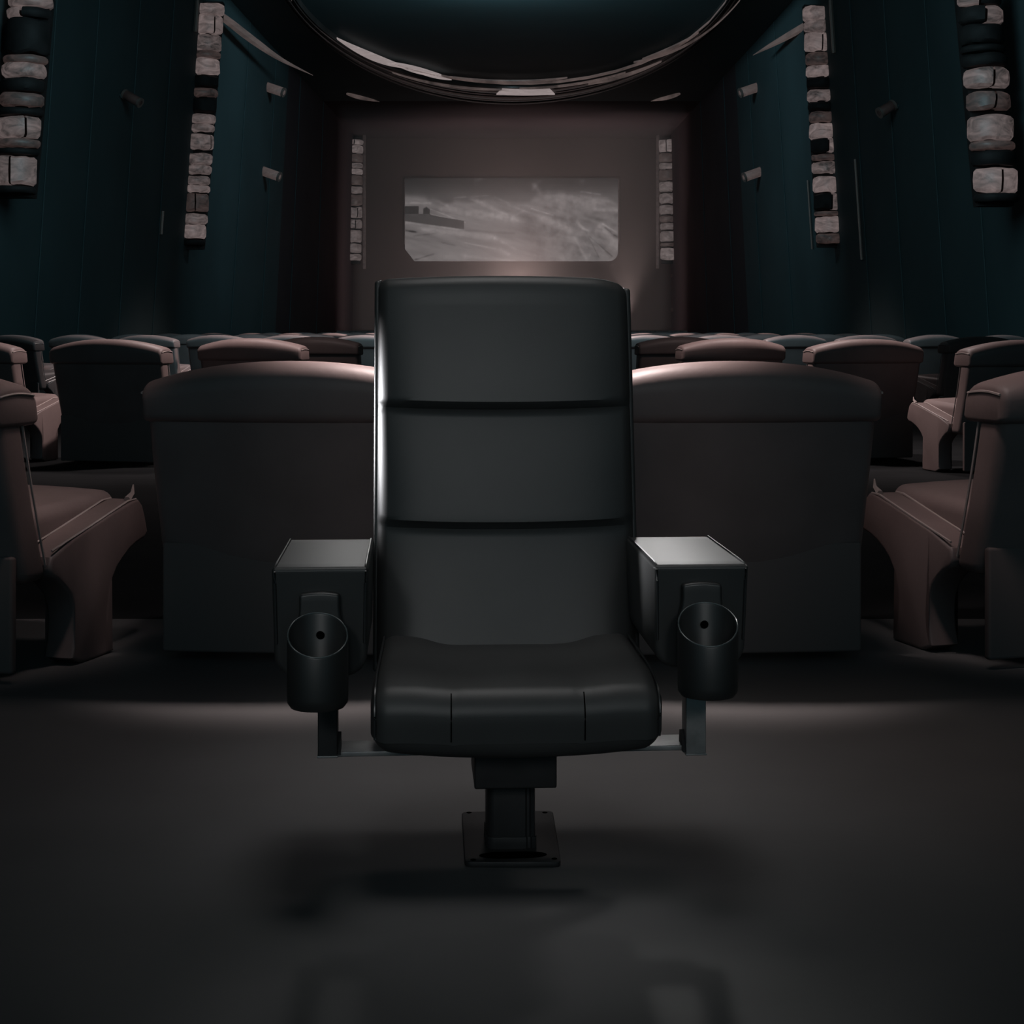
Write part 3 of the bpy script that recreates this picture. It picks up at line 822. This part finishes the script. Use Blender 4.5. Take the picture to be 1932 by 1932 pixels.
for i in range(NX):
    for j in range(NZ):
        q = [V[i, j], V[i + 1, j], V[i + 1, j + 1], V[i, j + 1]]
        f = bm.faces.new([a[0] for a in q])
        for lp, a in zip(f.loops, q):
            k = a[1]; lp[col] = (k * 1.0, k * .845, k * .83, 1)
sm = bpy.data.materials.new('projected_picture'); sm.use_nodes = True; nt = sm.node_tree
b = nt.nodes['Principled BSDF']; b.inputs['Base Color'].default_value = (.05, .05, .05, 1); b.inputs['Roughness'].default_value = .8
at = nt.nodes.new('ShaderNodeVertexColor'); at.layer_name = 'picture'
nt.links.new(at.outputs['Color'], b.inputs['Emission Color']); b.inputs['Emission Strength'].default_value = .9
SCREEN = b
sc = obj('picture_surface', bm, sm, t, smooth=False)
fr = rbox(X1 - X0 + .1, .12, ZS1 - ZS0 - .9, .02, n=(1, 1, 1), rs=1, c=(0, .08, (ZS1 - ZS0) / 2 + .4))
obj('screen_back', fr, M['stage'], t)

# ------------------------------------------------------------------ haze before the screen
hz = bpy.data.materials.new('stage_haze'); hz.use_nodes = True; nt = hz.node_tree
nt.nodes.remove(nt.nodes['Principled BSDF'])
vs = nt.nodes.new('ShaderNodeVolumeScatter'); vs.inputs['Color'].default_value = (1, .83, .80, 1)
vs.inputs['Density'].default_value = .027; vs.inputs['Anisotropy'].default_value = .0
nt.links.new(vs.outputs['Volume'], nt.nodes['Material Output'].inputs['Volume'])
bm = rbox(15.0, 12.2, 9.75, .3, n=(1, 1, 1), rs=2, c=(0, 0, 0))
o = obj('haze', bm, hz); o.location = (0, 75.9, 5.6)
tag(o, 'soft smoky haze glowing before the cinema screen', 'haze', kind='stuff')

# ================================================================== LIGHTS
def light(name, typ, loc, energy, col=(1, 1, 1), target=None, size=.1, **k):
    L = bpy.data.lights.new(name, typ); L.energy = energy; L.color = col
    if typ in ('POINT', 'SPOT'): L.shadow_soft_size = size
    if typ == 'AREA': L.size = size
    for a, v in k.items(): setattr(L, a, v)
    o = bpy.data.objects.new(name, L); C.objects.link(o); o.location = loc
    if target is not None:
        o.rotation_euler = (Vector(target) - Vector(loc)).to_track_quat('-Z', 'Y').to_euler()
    return o
WARM = (1, .84, .81)
# spotlight on the black chair
light('chair_spot', 'SPOT', (0, 3.15, 3.7), 125, (1, .99, .98), (.0, 3.1, 0), .7, spot_size=math.radians(31), spot_blend=1.0)
# added unseen fill spots, soft and narrow, on the black chair's front
light('front_soft', 'SPOT', (-.15, .3, 2.0), 68, (1, 1, 1), (0, 3.4, 1.06), .35, spot_size=math.radians(24), spot_blend=1)
light('front_low', 'SPOT', (0, .2, 1.3), 40, (1, 1, 1), (0, 3.0, .24), .3, spot_size=math.radians(19), spot_blend=1)
light('arm_front_left', 'SPOT', (-.75, .4, 1.45), 42, (1, 1, 1), (-.36, 3.0, .46), .2, spot_size=math.radians(10), spot_blend=1)
light('arm_front_right', 'SPOT', (.75, .4, 1.45), 42, (1, 1, 1), (.37, 3.0, .47), .2, spot_size=math.radians(10), spot_blend=1)
# added unseen spots for rim and arm highlights, from behind the chair
light('rim_left', 'SPOT', (-1.5, 3.92, .98), 290, (.97, .97, 1), (-.28, 3.44, .82), .10, spot_size=math.radians(15), spot_blend=.8)
light('rim_right', 'SPOT', (2.0, 4.9, 2.2), 60, (1, .98, .97), (.40, 3.15, .4), .15, spot_size=math.radians(12), spot_blend=.8)
light('arm_key_right', 'SPOT', (.7, 9.6, 3.05), 210, (1, .98, .97), (.36, 3.15, .6), .2, spot_size=math.radians(7), spot_blend=.9)
light('arm_key_left', 'SPOT', (-.7, 9.6, 3.05), 70, (1, .98, .97), (-.35, 3.15, .6), .2, spot_size=math.radians(7), spot_blend=.9)
# added unseen spots that brighten seat tops and sides in the rows
light('row_light', 'SPOT', (0, 5.5, 2.3), 30, WARM, (0, 5.8, 0), .15, spot_size=math.radians(140), spot_blend=1)
light('row_left', 'SPOT', (-.15, 5.45, 2.2), 420, WARM, (-.40, 5.16, .9), .10, spot_size=math.radians(35), spot_blend=1)
light('row_right', 'SPOT', (.15, 5.45, 2.2), 420, WARM, (.40, 5.16, .9), .10, spot_size=math.radians(35), spot_blend=1)
light('side_left', 'SPOT', (-1.0, 4.5, 2.2), 60, WARM, (-1.45, 4.95, 1.0), .15, spot_size=math.radians(34), spot_blend=1)
light('side_right', 'SPOT', (1.0, 4.5, 2.2), 60, WARM, (1.45, 5.05, 1.0), .15, spot_size=math.radians(34), spot_blend=1)
light('block_left', 'SPOT', (-2.6, 13.6, 4.1), 300, WARM, (-2.6, 13.2, 0), .3, spot_size=math.radians(120), spot_blend=1)
light('block_right', 'SPOT', (2.6, 13.6, 4.1), 300, WARM, (2.6, 13.2, 0), .3, spot_size=math.radians(120), spot_blend=1)
for sx, nm in ((-1, 'left'), (1, 'right')):
    light('block_side_' + nm, 'SPOT', (.2 * sx, 12.7, 3.9), 700, WARM, (2.6 * sx, 12.7, .9), .2, spot_size=math.radians(62), spot_blend=1)
    light('middle_' + nm, 'SPOT', (.6 * sx, 24, 6.4), 2600, WARM, (2.5 * sx, 23.6, 0), .4, spot_size=math.radians(88), spot_blend=1)
    light('far_' + nm, 'SPOT', (.6 * sx, 40, 9.4), 8000, WARM, (2.6 * sx, 39.8, 0), .4, spot_size=math.radians(74), spot_blend=1)
# added unseen spots brightening the floor between black chair and first row
light('floor_fill_centre', 'SPOT', (0, 4.15, 2.6), 62, (1, .98, .97), (0, 3.95, 0), .3, spot_size=math.radians(40), spot_blend=1)
light('floor_fill_right', 'SPOT', (.85, 4.1, 2.7), 32, (1, .82, .74), (.8, 3.95, 0), .4, spot_size=math.radians(42), spot_blend=1)
light('floor_fill_left', 'SPOT', (-.85, 4.1, 2.7), 14, (1, .84, .82), (-.75, 3.95, 0), .4, spot_size=math.radians(42), spot_blend=1)
# added unseen lights at the stage that make haze and front wall glow
light('haze_fill', 'SPOT', (0, 74.8, 1.7), 1500, WARM, (0, 84, 3.6), .9, spot_size=math.radians(165), spot_blend=.5)
light('haze_fill_up', 'SPOT', (.3, 74, 1.4), 1100, (1, .78, .74), (.6, 77, 9), .3, spot_size=math.radians(95), spot_blend=1)
light('haze_fill_right', 'SPOT', (5.2, 74.5, 1.4), 1000, (1, .84, .81), (5.6, 77, 9), .3, spot_size=math.radians(60), spot_blend=1)
# added teal fill for walls and ceiling, plus a sun fill behind the viewer
light('wall_fill_near', 'AREA', (0, 19, 7.6), 760, (.50, .88, 1.0), (0, 40, 7.0), 7)
light('wall_fill_far', 'AREA', (0, 44, 10.1), 900, (.50, .86, 1.0), (0, 60, 7.5), 2)
light('rear_fill', 'SUN', (0, -10, 5), .26, (.46, .86, 1.0), (0, 0, 4.6), angle=math.radians(100))

w = bpy.data.worlds.new('World'); S.world = w; w.use_nodes = True
w.node_tree.nodes['Background'].inputs['Color'].default_value = (.35, .8, 1, 1)
w.node_tree.nodes['Background'].inputs['Strength'].default_value = .006

# ================================================================== CAMERA
cam = bpy.data.cameras.new('Camera'); co = bpy.data.objects.new('Camera', cam); C.objects.link(co)
co.location = (0, 0, H); co.rotation_euler = (PI / 2, 0, 0)
cam.sensor_width = 36; cam.sensor_fit = 'HORIZONTAL'; cam.lens = 36 * F / 1932
cam.shift_y = -(966 - HZ) / 1932; cam.clip_start = .05; cam.clip_end = 300
S.camera = co
S.view_settings.view_transform = 'Standard'; S.view_settings.look = 'None'
S.view_settings.exposure = 0; S.view_settings.gamma = 1; S.view_settings.use_curve_mapping = False
S.cycles.use_denoising = True; S.cycles.max_bounces = 6; S.cycles.volume_bounces = 0
S.cycles.sample_clamp_indirect = 2.0
